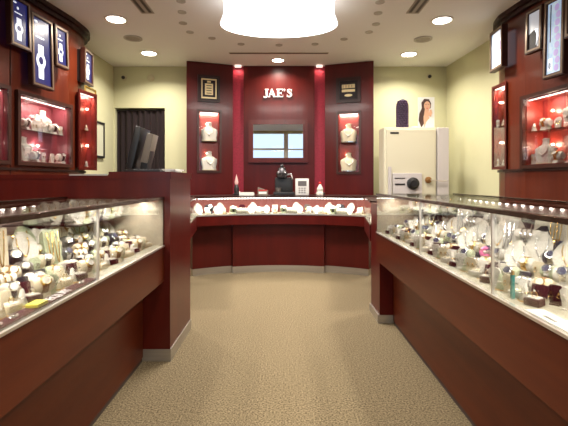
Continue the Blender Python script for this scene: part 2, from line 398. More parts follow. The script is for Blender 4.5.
# pictures on the plaster walls
picture((-2.71,5.72),(-2.71,6.02),1.54,2.07,.03,'black framed certificate on the cream wall behind the left cabinets',artpanel(mat('pale_certificate',(.55,.55,.42),.4)),frame=PLBLK,fw=.03,edge=False)
picture((-2.71,5.42),(-2.71,5.74),2.25,2.50,.03,'small gold framed picture on the cream wall above the narrow red cabinet',artpanel(mat('pale_print',(.5,.42,.22),.4)),frame=GOLD,fw=.02,edge=False)

# ------------------------------------------------------------------ back wall unit
bu = thing('wall_unit','burgundy wood feature wall unit with crimson fabric strips behind the curved counter','wall unit',(0,0,0))
def panel(P0,P1,z0,z1,t,holes=()):
    """vertical panel P0->P1 with rectangular holes (s0,s1,z0,z1)"""
    W=math.hypot(P1[0]-P0[0],P1[1]-P0[1]); M=Matrix.Translation((P0[0],P0[1],0)) @ Matrix.Rotation(math.atan2(P1[1]-P0[1],P1[0]-P0[0]),4,'Z')
    mb=MB(); s=0
    for (a,b,c,d) in holes:
        mb.box(s,a,0,t,z0,z1,M); mb.box(a,b,0,t,z0,c,M); mb.box(a,b,0,t,d,z1,M); s=b
    mb.box(s,W,0,t,z0,z1,M); return mb
ZT=CZ-.004
Lp0,Lp1=(-1.465,6.08),(-.79,6.30); Rp0,Rp1=(.66,6.30),(1.375,6.08)
Cp0,Cp1=(-.625,6.345),(.50,6.345)
WLp=math.hypot(.675,.22); WRp=math.hypot(.715,.22)
HS=(.185,.50,1.36,2.27); HSR=(.21,.53,1.34,2.25)
panel(Lp0,Lp1,0,ZT,.03,[HS]).build('side_panel',WOODB,bu); panel(Rp0,Rp1,0,ZT,.03,[HSR]).build('side_panel',WOODB,bu)
panel(Cp0,Cp1,0,ZT,.03).build('centre_panel',WOODB,bu)
MB().box(-1.465,-1.44,6.09,6.395,0,ZT).build('side_return',WOODB,bu); MB().box(1.35,1.375,6.09,6.395,0,ZT).build('side_return',WOODB,bu)
MB().box(-.80,-.61,6.375,6.395,1.0,ZT).build('fabric_strip',REDST,bu,label='crimson fabric strip left of the centre panel'); MB().box(.48,.67,6.375,6.395,1.0,ZT).build('fabric_strip',REDST,bu,label='crimson fabric strip right of the centre panel')
for x in (-.71,.575):
    MB().box(x-.05,x+.05,6.30,6.34,ZT-.03,ZT).build('strip_light',em('strip_light_glow',(1,.75,.65),1.2),bu)
    lamp('AREA',(x,6.315,ZT-.04),1.0*ROOM_E,(1,.6,.5),.12,.03,rot=(-.12,0,0))
# letters JAE'S  (built flat, serif)
def letters():
    S=.125; y0,y1=6.318,6.345
    def poly(mb,pts,ox):
        n=len(pts); vs=[(ox+x*S,y0,2.53+z*S) for x,z in pts]+[(ox+x*S,y1,2.53+z*S) for x,z in pts]
        mb.add(vs,[tuple(range(n)),tuple(range(n,2*n))[::-1]]+[(i,n+i,n+(i+1)%n,(i+1)%n) for i in range(n)])
    def stroke(mb,path,ox):   # (x,z,w)
        for (a,b,c),(d,e,f) in zip(path,path[1:]):
            t=Vector((d-a,e-b)); t.normalize(); nx,nz=-t.y,t.x
            poly(mb,[(a+nx*c/2,b+nz*c/2),(a-nx*c/2,b-nz*c/2),(d-nx*f/2,e-nz*f/2),(d+nx*f/2,e+nz*f/2)],ox)
    out=[]
    mb=MB(); poly(mb,rec(.28,.48,.12,.97),-.30); poly(mb,rec(.16,.60,.93,1.0),-.30)
    stroke(mb,[(.38,.14,.2),(.34,.02,.16),(.24,-.06,.10),(.12,-.06,.08),(.06,.02,.12),(.09,.10,.12)],-.30); out.append(('letter_j',mb))
    mb=MB(); stroke(mb,[(.12,.0,.07),(.44,1.0,.08)],-.235); stroke(mb,[(.42,1.0,.18),(.76,.0,.2)],-.235); poly(mb,rec(.22,.64,.30,.37),-.235)
    poly(mb,rec(0,.27,0,.05),-.235); poly(mb,rec(.60,.94,0,.05),-.235); out.append(('letter_a',mb))
    mb=MB(); poly(mb,rec(.12,.32,0,1),-.115); poly(mb,rec(.02,.76,.94,1),-.115); poly(mb,rec(.02,.80,0,.06),-.115); poly(mb,rec(.3,.58,.47,.54),-.115)
    poly(mb,rec(.70,.76,.76,.96),-.115); poly(mb,rec(.74,.80,.04,.26),-.115); poly(mb,rec(.54,.60,.38,.63),-.115); out.append(('letter_e',mb))
    mb=MB(); poly(mb,ell(.02,.93,.09,.08,10),0); stroke(mb,[(.07,.92,.08),(.04,.80,.05),(-.03,.72,.03)],0); out.append(('apostrophe',mb))
    mb=MB(); stroke(mb,[(.60,.74,.06),(.56,.88,.08),(.44,.96,.08),(.30,.96,.10),(.17,.87,.15),(.17,.74,.19),(.28,.62,.21),(.42,.52,.22),(.54,.40,.21),(.56,.24,.19),(.46,.08,.13),(.32,.03,.08),(.18,.07,.08),(.10,.26,.06)],.03)
    poly(mb,rec(.58,.64,.70,.98),.03); poly(mb,rec(.06,.12,.02,.30),.03); out.append(('letter_s',mb))
    r=thing('sign_lettering',"pale raised serif letters JAE'S above the mirror on the burgundy panel",'sign',(0,0,0))
    for nm,mb in out: mb.build(nm,LETTER,r)
    r.location.x=.02; r.scale.x=1.1
letters()
def art_mirror(r,x0,x1,z0,z1,y):
    return MB().box(x0,x1,y,-.001,z0,z1).build('mirror_glass',MIRR,r)
picture((-.545,6.343),(.39,6.343),1.49,2.165,.05,'wide mirror in a dark wood frame reflecting the shop front, below the lettering',art_mirror,'mirror',frame=WOOD,fw=.075,edge=False,name='framed_mirror')
def along(P0,P1,s,off=0):
    t=Vector((P1[0]-P0[0],P1[1]-P0[1])).normalized(); n=Vector((-t.y,t.x)); p=Vector(P0)+t*s-n*off; return (p.x,p.y)
GC='small lit cabinets in the back wall unit'
LB=showcase(along(Lp0,Lp1,HS[0]),along(Lp0,Lp1,HS[1]),HS[2],HS[3],.06,.02,'slim lit cabinet in the left panel of the back wall unit',REDIN,e=2.8,fw=.03,group=GC,bulbx=.4)
RB=showcase(along(Rp0,Rp1,HSR[0]),along(Rp0,Rp1,HSR[1]),HSR[2],HSR[3],.06,.02,'slim lit cabinet in the right panel of the back wall unit',REDIN,e=2.8,fw=.03,group=GC,bulbx=.4)
PCR=mat('cream_print',(.85,.70,.38),.4)
def art_cert(r,x0,x1,z0,z1,y):
    W=x1-x0;Hh=z1-z0
    p=MB().box(x0,x1,y,-.001,z0,z1).build('print',DKPR,r)
    shapes(r,y,[('printed_border',PCR,rec(x0+W*.08,x1-W*.08,z0+Hh*.06,z1-Hh*.06))],p)
    shapes(r,y-.002,[('printed_field',DKPR,rec(x0+W*.15,x1-W*.15,z0+Hh*.13,z1-Hh*.13))],p)
    shapes(r,y-.004,[('printed_seal',PCR,rec(x0+W*.28,x1-W*.28,z0+Hh*.22,z0+Hh*.72)),('printed_crest',PCR,rec(x0+W*.4,x1-W*.4,z0+Hh*.76,z0+Hh*.84))],p)
    shapes(r,y-.006,[('printed_text',DKPR,rec(x0+W*.36,x1-W*.36,z0+Hh*(.28+.11*k),z0+Hh*(.31+.11*k))) for k in range(4)],p)
def art_plaque(r,x0,x1,z0,z1,y):
    W=x1-x0;Hh=z1-z0
    p=MB().box(x0,x1,y,-.001,z0,z1).build('print',DKPR,r)
    shapes(r,y,[('printed_text',PCR,rec(x0+W*.14,x1-W*.14,z0+Hh*.60,z0+Hh*.80)),('printed_text',PCR,rec(x0+W*.14,x1-W*.14,z0+Hh*.40,z0+Hh*.54)),('printed_seal',PCR,ell((x0+x1)/2,z0+Hh*.22,W*.22,Hh*.07))],p)
    shapes(r,y-.002,[('printed_word',DKPR,rec(x0+W*(.2+.16*k),x0+W*(.22+.16*k),z0+Hh*.62,z0+Hh*.78)) for k in range(4)],p)
picture(along(Lp0,Lp1,.165,.002),along(Lp0,Lp1,.505,.002),2.42,2.83,.025,'dark framed certificate with a gold border on the left side panel',art_cert,frame=WOODD,fw=.03,edge=False,name='framed_certificate')
picture(along(Rp0,Rp1,.18,.002),along(Rp0,Rp1,.56,.002),2.41,2.80,.025,'dark framed plaque with cream lettering on the right side panel',art_plaque,frame=WOODD,fw=.05,edge=False,name='framed_certificate')

# ------------------------------------------------------------------ ceiling fittings
cl = thing('ceiling_lamp','large white glowing oval drum ceiling lamp with a flared rim','ceiling lamp',(-.04,4.02,2.765))
prof=[(.585,0),(.590,.012),(.575,.05),(.557,.10),(.553,.16),(.56,CZ-2.766)]
MB().lathe(prof+[(.53,CZ-2.766),(.53,.05),(.56,.0),(.585,0)],48,1,.60).build('shade',LAMPS,cl,True)
MB().lathe([(.02,.10),(.50,.07),(.525,.045)],48,1,.60).build('diffuser',LAMPU,cl,True)
lamp('AREA',(-.04,4.02,2.76),95*ROOM_E,(1,.94,.86),.95,.55)
for i,(x,y,e,lb) in enumerate([(116,19,1,'glowing recessed downlight at the front left of the ceiling'),(149,53,1,'glowing recessed downlight at the back left of the ceiling'),(442,20,1,'glowing recessed downlight at the front right of the ceiling'),(409,54,1,'glowing recessed downlight at the back right of the ceiling'),(278,60,.7,'small glowing recessed downlight in front of the back wall unit')]):
    d=(CZ-H)*400/(181-y); X=(x-283)/400*d; r_=.10 if i<4 else .085
    t=thing('downlight',lb,'ceiling light',(X,d,CZ),0,'recessed ceiling downlights')
    MB().lathe([(r_,-.001),(r_+.022,-.001),(r_+.022,-.010),(r_,-.010),(r_,-.001)],28).build('rim',mat('white_rim',(.8,.77,.7),.5),t,True)
    MB().lathe([(0,-.004),(r_,-.004)],28).build('lens',DOWN,t)
    lamp('AREA',(X,d,CZ-.012),34*e*ROOM_E,(1,.92,.80),r_*1.8,spread=2.5)
# downlights over the aisle behind the camera
for X,Y in ((-1.9,1.2),(1.85,1.2),(-1.9,-.8),(1.85,-.8),(0,.2)):
    t=thing('downlight','recessed ceiling downlight above the front of the shop, outside the photo','ceiling light',(X,Y,CZ),0,'recessed ceiling downlights in the front of the shop')
    MB().lathe([(0,-.004),(.1,-.004)],28).build('lens',DOWN,t)
    lamp('AREA',(X,Y,CZ-.012),40*ROOM_E,(1,.90,.75),.2,spread=2.6)
k=0
for (x,y) in [(181,1),(182,12),(183,23),(190,32),(212,38),(241,44),(279,45),(315,44),(344,39),(369,32),(376,24),(378,13),(380,2)]:
    d=(CZ-H)*400/(181-y); X=(x-283)/400*d
    t=MB().lathe([(0,-.003),(.035,-.003),(.047,-.006),(.047,0)],20).build('ceiling_spotlight',VENTG,None,True,loc=(X,d,CZ))
    tag(t,'small unlit grey spotlight, one of the arc around the oval ceiling lamp','ceiling light','unlit spotlights in an arc around the ceiling lamp')
for x,y,lb in ((133,38,'round grey ceiling speaker between the two left downlights'),(423,39,'round grey ceiling speaker between the two right downlights')):
    d=(CZ-H)*400/(181-y); X=(x-283)/400*d
    t=thing('ceiling_speaker',lb,'speaker',(X,d,CZ),0,'round ceiling speakers')
    MB().lathe([(.09,-.001),(.115,-.001),(.115,-.010),(.09,-.010),(.09,-.001)],28).build('rim',VENTG,t,True)
    MB().lathe([(0,-.006),(.09,-.006)],28).build('grille',mat('speaker_grille',(.34,.30,.26),.7),t)
for sx,lb in ((-1,'dark double slot air diffuser in the ceiling left of the lamp'),(1,'dark double slot air diffuser in the ceiling right of the lamp')):
    t=thing('slot_diffuser',lb,'air vent',(sx*1.44-.03,3.7,CZ),0,'slot air diffusers')
    MB().box(-.07,.07,-.66,.66,-.006,0).build('frame',mat('diffuser_frame',(.35,.30,.26),.6),t)
    for q in (-.035,.035): MB().box(q-.016,q+.016,-.63,.63,-.0075,-.0055).build('slot',SLOT,t)
t=thing('slot_diffuser','long thin dark slot air diffuser across the ceiling near the back wall unit','air vent',(-.06,5.72,CZ),0,'slot air diffusers')
MB().box(-.71,.71,-.035,.035,-.005,0).build('frame',mat('diffuser_frame2',(.5,.44,.38),.6),t); MB().box(-.70,.70,-.018,.018,-.0065,-.0045).build('slot',SLOT,t)
# security devices on the back wall
for x,y,lb in ((124,78,'small black dome camera high on the cream wall left of the unit'),(429,77,'small black dome camera high on the cream wall above the safe')):
    p=at(x,y,6.4); t=thing('security_camera',lb,'security camera',(p.x,6.4,p.z),0,'dome cameras')
    M=Matrix.Rotation(PI/2,4,'X')
    MB().lathe([(.0,0),(.045,0),(.045,.02),(.03,.028),(0,.028)],16,M=M).build('base',mat('beige_plastic',(.5,.45,.3),.5),t,True)
    MB().lathe([(.028,.026),(.026,.045),(.015,.056),(0,.058)],16,M=M).build('dome',PLBLK,t,True)
p=at(151,78,6.4); t=MB().lathe([(0,0),(.055,0),(.055,.018),(.045,.026),(0,.028)],24,M=Matrix.Rotation(PI/2,4,'X')).build('smoke_detector',mat('cream_plastic',(.56,.51,.33),.5),None,True,loc=(p.x,6.4,p.z))
tag(t,'round cream detector on the wall above the curtained doorway','detector')
# curtain in the doorway
mb=MB(); pts=[]; n=44
for i in range(n+1):
    x=-2.68+.78*i/n; pts.append((x,6.47+.022*math.sin(i*1.15)+.01*math.sin(i*.43)))
back=[(x,y+.012) for x,y in pts][::-1]
for a,b in zip(pts,pts[1:]): mb.add([(*a,.02),(*b,.02),(*b,2.33),(*a,2.33),(a[0],a[1]+.012,.02),(b[0],b[1]+.012,.02),(b[0],b[1]+.012,2.33),(a[0],a[1]+.012,2.33)],[(0,1,2,3),(4,7,6,5),(3,2,6,7),(0,4,5,1)])
cu=thing('door_curtain','dark plum curtain hanging in the doorway left of the wall unit','curtain',(0,0,0))
mb.build('cloth',CURT,cu,True); MB().tube([(-2.69,6.48,2.345),(-1.89,6.48,2.345)],.012).build('rod',DARKG,cu)

# ------------------------------------------------------------------ long glass counters
ZD,ZG=.773,1.093
def counter(sgn, xf, y0, y1, joints, label, name='glass_counter'):
    r=thing(name,label,'display counter',(0,0,0),0,'glass topped display counters')
    def bx(a,b,*k): return (min(sgn*a,sgn*b),max(sgn*a,sgn*b))+k
    X=xf; bk=xf+.68
    MB().box(*bx(X,bk,y0,y1,.535,ZD-.012)).build('apron',SIDEW,r)
    MB().box(*bx(X+.14,bk,y0,y1,.03,.535)).build('base',SIDEW,r)
    MB().box(*bx(X+.145,bk-.05,y0,y1,0,.03)).build('plinth',SLOT,r)
    MB().box(*bx(X+.004,bk,y0,y1,ZD-.012,ZD)).build('case_floor',DECK,r)
    MB().box(*bx(X+.215,X+.295,y0,y1-.01,ZD,ZD+.03)).box(*bx(X+.295,X+.375,y0,y1-.01,ZD,ZD+.06)).box(*bx(X+.375,bk-.022,y0,y1-.01,ZD,ZD+.085)).build('riser',DECK,r)
    MB().box(*bx(X-.006,X+.012,y0,y1,ZD-.008,ZD+.002)).build('sill_trim',ALU,r)
    MB().box(*bx(bk-.02,bk,y0,y1,ZD,ZG-.01)).build('back_panel',PALEP,r)
    mb=MB()
    js=[y0]+joints+[y1]
    for a,b in zip(js,js[1:]): MB().box(*bx(X,X+.006,a+.002,b-.002,ZD+.004,ZG-.012)).build('glass_pane',GLASS,r)
    for j in joints: MB().box(*bx(X-.003,X+.006,j-.004,j+.004,ZD,ZG-.010)).build('joint_post',ALU,r)
    MB().box(*bx(X+.006,bk-.03,y1-.006,y1,ZD,ZG-.012)).build('end_panel',mat('beige_end_panel',(.45,.38,.27),.5,noise=((18,18,18),.4,(.30,.27,.20))),r)
    MB().box(*bx(X-.004,X+.022,y0,y1,ZG-.014,ZG+.003)).build('front_rail',TOPF,r)
    MB().box(*bx(bk-.04,bk+.01,y0,y1,ZG-.014,ZG+.003)).build('back_rail',TOPF,r)
    MB().box(*bx(X+.022,bk-.04,y0,y1,ZG-.006,ZG)).build('glass_top',GLASS,r)
    xs=X+.13
    MB().box(*bx(xs-.012,xs+.012,y0+.02,y1-.02,ZG-.020,ZG-.008)).build('added_light_rail',ALU,r)  # added front rail, kept only to carry light for the case
    mb=MB(); yy=max(y0,.7)
    while yy<y1-.04: mb.box(*bx(bk-.032,bk-.022,yy-.007,yy+.007,1.046,1.056)); yy+=.085
    mb.build('led_strip',LED,r)
    MB().box(*bx(bk-.034,bk-.02,y0+.02,y1-.02,1.057,1.066)).build('led_rail',TOPF,r)
    L=y1-max(y0,.5)
    n=2
    for k in range(n):
        cy=max(y0,.5)+L*(k+.5)/n
        lamp('AREA',(sgn*(xs),cy,ZG-.030),9*CASE_E,(1,.93,.86),.02,L/n*.96,rot=(0,sgn*.25*0,0))  # area lights added under the front rail to light the case
    return r
LC=counter(-1,.79,-.6,2.655,[.55,1.71],'long glass counter on the left, crowded with jewellery stands')
RC=counter(1,.785,-.6,3.36,[.9,1.50,2.29],'long glass counter on the right, crowded with jewellery stands')
# right counter end pier
t=thing('counter_pier','short burgundy pier with a steel foot at the far end of the right counter','pier',(0,0,0))
MB().box(.815,1.44,3.375,3.70,.07,1.0).build('body',WOODB,t); MB().box(.80,1.44,3.37,3.71,0,.07).build('foot',STEEL,t)
# cashier desk at the end of the left counter
t=thing('cashier_desk','tall burgundy cashier desk with a raised ledge at the far end of the left counter','desk',(0,0,0))
MB().box(-2.40,-.752,2.665,3.245,.08,1.215).build('body',WOOD,t)
MB().box(-2.40,-.746,2.66,3.25,0,.08).build('plinth',STEEL,t)
MB().box(-2.41,-1.16,2.66,3.26,1.215,1.243).build('ledge',WOOD,t)
MB().box(-1.16,-.745,2.66,3.26,1.215,1.262).build('raised_ledge',WOOD,t)
MB().box(-1.42,-1.165,2.655,2.665,1.236,1.246).build('ledge_lit_edge',ALU,t)  # bright strip put on the ledge to show its edge as lit

# ------------------------------------------------------------------ curved back counter
r=thing('curved_counter','curved glass fronted counter with a burgundy front below the wall unit','display counter',(0,0,0),0,'glass topped display counters')
CX,CY=-.03,3.25
def arc(R,a0,a1,n=24): return [(CX+R*math.sin(a0+(a1-a0)*i/n), CY+R*math.cos(a0+(a1-a0)*i/n)) for i in range(n+1)]
def band(Ri,Ro,a0,a1,z0,z1,n=24):
    mb=MB(); A=arc(Ri,a0,a1,n); B_=arc(Ro,a0,a1,n)
    for i in range(n): mb.prism([A[i],A[i+1],B_[i+1],B_[i]],z0,z1)
    return mb
AE=.555; ZB0,ZB1=.775,1.0
Rf=1.95
f0=arc(Rf,-AE,AE); 
band(Rf,Rf+.8,-AE,AE,.64,ZB0-.012).build('apron',WOODB,r)
band(Rf+.16,Rf+.75,-AE,AE,.085,.64).build('base',WOODB,r)
band(Rf+.10,Rf+.16,-.31,.28,.085,.64).build('centre_panel',WOODB,r)
band(Rf+.09,Rf+.15,-.312,.282,0,.085).build('plinth',STEEL,r); band(Rf+.152,Rf+.6,-AE,AE,0,.085).build('plinth',STEEL,r)
band(Rf+.01,Rf+.8,-AE,AE,ZB0-.012,ZB0).build('case_floor',DECK,r)
band(Rf-.006,Rf+.012,-AE,AE,ZB0-.014,ZB0+.004).build('sill_trim',ALU,r)
band(Rf,Rf+.006,-AE,AE,ZB0+.004,ZB1-.012).build('glass_pane',GLASS,r)
band(Rf-.004,Rf+.02,-AE,AE,ZB1-.016,ZB1).build('front_rail',TOPF,r)
band(Rf+.02,Rf+.36,-AE,AE,ZB1-.008,ZB1-.001).build('glass_top',GLASS,r)
band(Rf+.36,Rf+.80,-AE,AE,ZB1-.03,ZB1).build('worktop',WOODD,r)
band(Rf+.34,Rf+.36,-AE,AE,ZB0,ZB1-.01).build('back_panel',mat('rose_back_panel',(.24,.06,.05),.4),r)
mb=MB()
for i in range(58):
    a=-AE+.02+(2*AE-.04)*i/57; x,y=CX+(Rf+.035)*math.sin(a),CY+(Rf+.035)*math.cos(a); mb.ball((x,y,ZB1-.024),.0095,6)
mb.build('led_strip',LED,r)
for i in range(6):
    a=-AE+2*AE*(i+.5)/6; lamp('AREA',(CX+(Rf+.06)*math.sin(a),CY+(Rf+.06)*math.cos(a),ZB1-.032),2.0*CASE_E,(1,.93,.86),.33,.03,rot=(-.0,0,-a))
# short wings towards the camera
for s in (-1,1):
    e=(CX+s*Rf*math.sin(AE), CY+Rf*math.cos(AE)); g=(-.935,3.98) if s<0 else (.865,3.98)
    o_=s*.30
    def q(z0,z1,i0=0,i1=.3): 
        pts=[(e[0]+s*i0,e[1]),(g[0]+s*i0,g[1]),(g[0]+s*i1,g[1]),(e[0]+s*i1,e[1])]
        return MB().prism(pts,z0,z1)
    q(.60,ZB0-.012).build('wing_apron',WOODB,r); q(.0,.60,.14,.3).build('wing_base',WOODB,r)
    q(ZB0-.012,ZB0).build('wing_floor',DECK,r); q(ZB0,ZB1-.014,0,.006).build('glass_pane',GLASS,r)
    q(ZB1-.016,ZB1,0,.02).build('front_rail',TOPF,r); q(ZB1-.016,ZB1,.02,.3).build('wing_top',WOODD,r); q(ZB0,ZB1-.016,.27,.3).build('back_panel',PALEP,r)
    lamp('AREA',((e[0]+g[0])/2+s*.1,(e[1]+g[1])/2,ZB1-.03),3*CASE_E,(1,.93,.86),.05,.7)

# ------------------------------------------------------------------ safe and things on it
t=thing('safe','tall cream enamel safe with a dial and keypad right of the wall unit','safe',(0,0,0))
SX0,SX1,SY,SZ=1.42,2.155,5.62,1.955
MB().box(SX0,SX1,SY,5.93,0,SZ,bev=.012).build('body',SAFE,t,True)
MB().box(SX0+.03,SX1-.03,SY-.02,SY,.08,SZ-.03,bev=.006).build('door',SAFE,t)
pl=MB().box(1.53,1.94,SY-.045,SY-.02,1.02,1.31,bev=.008).build('lock_plate',SAFEG,t)
M=Matrix.Translation((1.81,SY-.045,1.165)) @ Matrix.Rotation(PI/2,4,'X')
MB().lathe([(.085,0),(.085,.02),(.05,.035),(.045,.06),(0,.06)],24,M=M).build('dial',PLBLK,pl,True)
MB().box(1.56,1.70,SY-.052,SY-.045,1.145,1.165).box(1.56,1.70,SY-.052,SY-.045,1.235,1.245).build('slot',PLBLK,pl)
MB().box(1.47,1.51,SY-.05,SY-.02,1.0,1.40).build('hinge_bar',SAFEG,t)
hd=MB().lathe([(.045,0),(.045,.02),(.02,.03),(.02,.05),(0,.05)],16,M=Matrix.Translation((2.03,SY-.02,1.215)) @ Matrix.Rotation(PI/2,4,'X')).build('handle_hub',mat('brass_brown',(.35,.18,.06),.3,metal=.6),t,True)
MB().tube([(2.03,SY-.062,1.215),(2.13,SY-.062,1.205),(2.28,SY-.062,1.20)],.008).build('lever',ALU,hd)
MB().box(1.50,1.62,SY-.026,SY-.02,1.86,1.885).build('name_plate',PLBLK,t)
t2=tag(MB().box(2.165,2.325,5.60,5.93,0,1.95,bev=.01).build('cabinet',SAFEG,None),'narrow lavender grey cabinet standing against the right side of the safe','cabinet')
# bead bust on safe
t=thing('bead_column','tall dark purple bead strand bundle standing on the safe','jewellery display',(1.745,5.85,SZ))
mb=MB(); rnd=random.Random(3)
MB().lathe([(.05,0),(.07,.03),(.075,.2),(.07,.36),(.04,.43),(0,.45)],14).build('core',BLACK,t,True)
for i in range(13):
    for k in range(12):
        a=2*PI*k/12+.26*(i%2); z=.03+i*.031; R=.078*(1-.5*max(0,(z-.32)/.12)**2); mb.ball((R*math.cos(a),R*math.sin(a),z),.017,6)
mb.build('beads',mat('purple_bead',(.045,.02,.06),.25,coat=.5,noise=((40,40,40),.3,(.10,.06,.12))),t,True)
# portrait card
t=thing('portrait_card','standing photo card of a dark haired woman resting her chin on her hand','photo card',(2.075,5.80,SZ),0)
MB().box(-.12,.12,-.004,.004,0,.46).build('card',mat('pale_card',(.70,.70,.68),.4),t)
MB().box(-.02,.02,.004,.12,0,.008).box(-.02,.02,.004,.008,0,.3).build('easel',PAPER,t)
Y=-.005
def sh(nm,m,pts,y): shapes(t,y,[(nm,m,pts)],t)
sh('printed_hair',HAIR,[(-.07,.02),(-.11,.12),(-.10,.22),(-.065,.30),(-.07,.38),(-.03,.435),(.04,.43),(.07,.37),(.065,.30),(.0,.27),(-.04,.18),(-.03,.08)],Y)
sh('printed_face',SKIN,ell(.012,.335,.046,.065),Y-.002)
sh('printed_neck',SKIN,[(-.04,.15),(-.02,.29),(.04,.28),(.035,.17),(.10,.10),(.11,.02),(-.03,.02)],Y-.0015)
sh('printed_hand',SKIN,[(.03,.20),(.05,.275),(.075,.28),(.085,.23),(.065,.17)],Y-.004)
sh('printed_blouse',PAPER,[(-.03,.0),(.115,.0),(.115,.13),(.06,.17),(.0,.10)],Y-.004)
sh('printed_brow',HAIR,rec(-.018,.004,.352,.357),Y-.004); sh('printed_brow',HAIR,rec(.020,.042,.352,.357),Y-.004)
sh('printed_lips',mat('printed_lips',(.5,.08,.08),.5),ell(.012,.298,.015,.006,10),Y-.004)
# papers + small box on safe between
tag(MB().box(1.85,1.93,5.72,5.78,SZ,SZ+.03,bev=.004).build('small_box',PAPER,None),'small flat white box between the bead bundle and the photo card','box')

# ------------------------------------------------------------------ things on the cashier desk
zt=1.262
t=thing('pos_monitor','black and brown till monitor leaning back on the cashier desk','monitor',(-1.02,3.02,zt),0)
def slab(P0,P1,w,th,yc,mat_,nm,par,bev=.004):
    """tilted slab: from bottom P0 (x,z) to top P1 with thickness th (in x)"""
    a=math.atan2(P1[0]-P0[0],P1[1]-P0[1]); L=math.hypot(P1[0]-P0[0],P1[1]-P0[1])
    M=Matrix.Translation((P0[0],yc,P0[1])) @ Matrix.Rotation(a,4,'Y')
    return MB().box(-th/2,th/2,-w/2,w/2,0,L,M,bev).build(nm,mat_,par,True)
MB().box(-.13,.10,-.12,.12,0,.022,bev=.006).build('base',PLBLK,t,True)
slab((-.02,.02),(.02,.22),.10,.05,0,PLBLK,'stand',t)
sc=slab((-.105,.03),(-.035,.335),.20,.045,0,PLBLK,'screen_housing',t)
slab((-.132,.05),(-.063,.325),.17,.01,0,mat('screen_glass',(.01,.012,.015),.1),'screen',t)
slab((-.012,.075),(.038,.29),.12,.05,0,PLGRY,'rear_cover',t)
t=thing('keyboard','flat black keyboard lying beside the till monitor','keyboard',(-.925,2.79,zt),.1)
MB().box(-.10,.08,-.08,.08,0,.016,bev=.004).build('case',PLBLK,t,True)
mb=MB()
for i in range(8):
    for j in range(6): mb.box(-.092+i*.021,-.075+i*.021,-.07+j*.024,-.051+j*.024,.016,.021)
mb.build('keys',mat('dark_keys',(.05,.045,.045),.5),t)
for k,(x,y,rz,lb) in enumerate(((-.80,2.93,.2,'lower white paper pad on the corner of the cashier desk'),(-.805,2.925,-.1,'upper white paper pad on the corner of the cashier desk'))):
    z=zt+.012*k; t=thing('paper_pad',lb,'paper pad',(x,y,z),rz,'paper pads on the cashier desk')
    MB().box(-.055,.055,-.10,.10,0,.011).build('sheets',PAPER,t); MB().box(-.0555,.0555,.085,.101,0,.0115).build('binding',PLGRY,t)

# ------------------------------------------------------------------ things on the curved counter
zb=ZB1
def onback(x, d): return ((x-283)/400*d, d, zb)
t=thing('coffee_machine','tall black machine with a chrome head standing below the mirror','coffee machine',onback(284,5.72))
MB().box(-.15,.15,-.12,.12,0,.045,bev=.008).build('base',PLBLK,t,True)
MB().box(-.13,.13,0,.12,.045,.25,bev=.015).build('body',PLBLK,t,True)
hd=MB().lathe([(.03,0),(.075,.02),(.085,.08),(.06,.12),(.05,.16),(0,.17)],18,M=Matrix.Translation((-.03,0,.23))).build('head',mat('gunmetal',(.07,.065,.07),.25,metal=.7),t,True)
MB().ball((-.03,0,.41),.028,10).build('knob',PLBLK,hd,True)
MB().tube([(.02,-.02,.28),(.10,-.06,.30),(.12,-.08,.22)],.014).build('spout',GREYB,t,True)
MB().lathe([(0,.0),(.035,0),(.045,.06),(.04,.06),(0,.01)],14,M=Matrix.Translation((-.08,-.07,.045))).build('cup',GREYB,t,True)
t=thing('white_appliance','white upright box with a grey screen to the right of the black machine','appliance',onback(302,5.70))
MB().box(-.095,.095,-.07,.07,0,.235,bev=.01).build('body',mat('white_plastic',(.72,.70,.66),.4),t,True)
MB().box(-.06,.06,-.075,-.07,.13,.20).build('screen',GREYB,t)
mb=MB()
for i in range(3):
    for j in range(3): mb.box(-.05+i*.038,-.03+i*.038,-.076,-.07,.03+j*.03,.045+j*.03)
mb.build('keys',GREYB,t)
t=thing('card_terminal','grey and red card terminal standing left of the black machine','card terminal',onback(263,5.66))
MB().prism([(-.07,0),(.07,0),(.07,.06),(-.07,.11)],-.075,.075,M=Matrix.Rotation(PI/2,4,'X') ).build('body',PLGRY,t)
MB().box(-.06,.06,-.078,-.072,.06,.078).build('stripe',mat('red_plastic',(.5,.03,.03),.4),t)
MB().box(-.055,.055,-.079,-.073,.02,.05).build('screen',PAPER,t)
t=thing('calculator','flat pale calculator lying left of the card terminal','calculator',onback(247,5.62))
MB().prism([(-.08,0),(.08,0),(.08,.02),(-.08,.045)],-.10,.10,M=Matrix.Rotation(PI/2,4,'Z')@Matrix.Rotation(PI/2,4,'X')).build('body',PAPER,t)
MB().box(-.07,.07,-.04,.04,.028,.038).build('keys',GREYB,t)
t=thing('figurine','small black and white figurine in front of the left crimson strip','figurine',onback(236.5,5.72))
MB().lathe([(.05,0),(.05,.02),(.03,.03),(.04,.08),(.03,.12),(.02,.15)],14).build('body',PLBLK,t,True)
MB().lathe([(.02,.15),(.03,.18),(.015,.24),(0,.30)],12).build('head',mat('pale_pink_porcelain',(.75,.45,.42),.3),t,True)
MB().ball((.045,0,.03),.025,8).build('ornament',SILV,t,True)
t=thing('sparkling_ornament','small white pyramid ornament with a red tip right of the white appliance','ornament',onback(320,5.68))
MB().lathe([(.055,0),(.055,.03),(.04,.05),(.045,.09),(.015,.15),(0,.17)],8).build('body',WHITE,t)
MB().ball((.0,-.0,.17),.02,8).build('tip',mat('red_glass',(.6,.02,.02),.2),t,True)
MB().ball((.05,-.02,.022),.02,8).build('foot_ball',PLBLK,t,True)

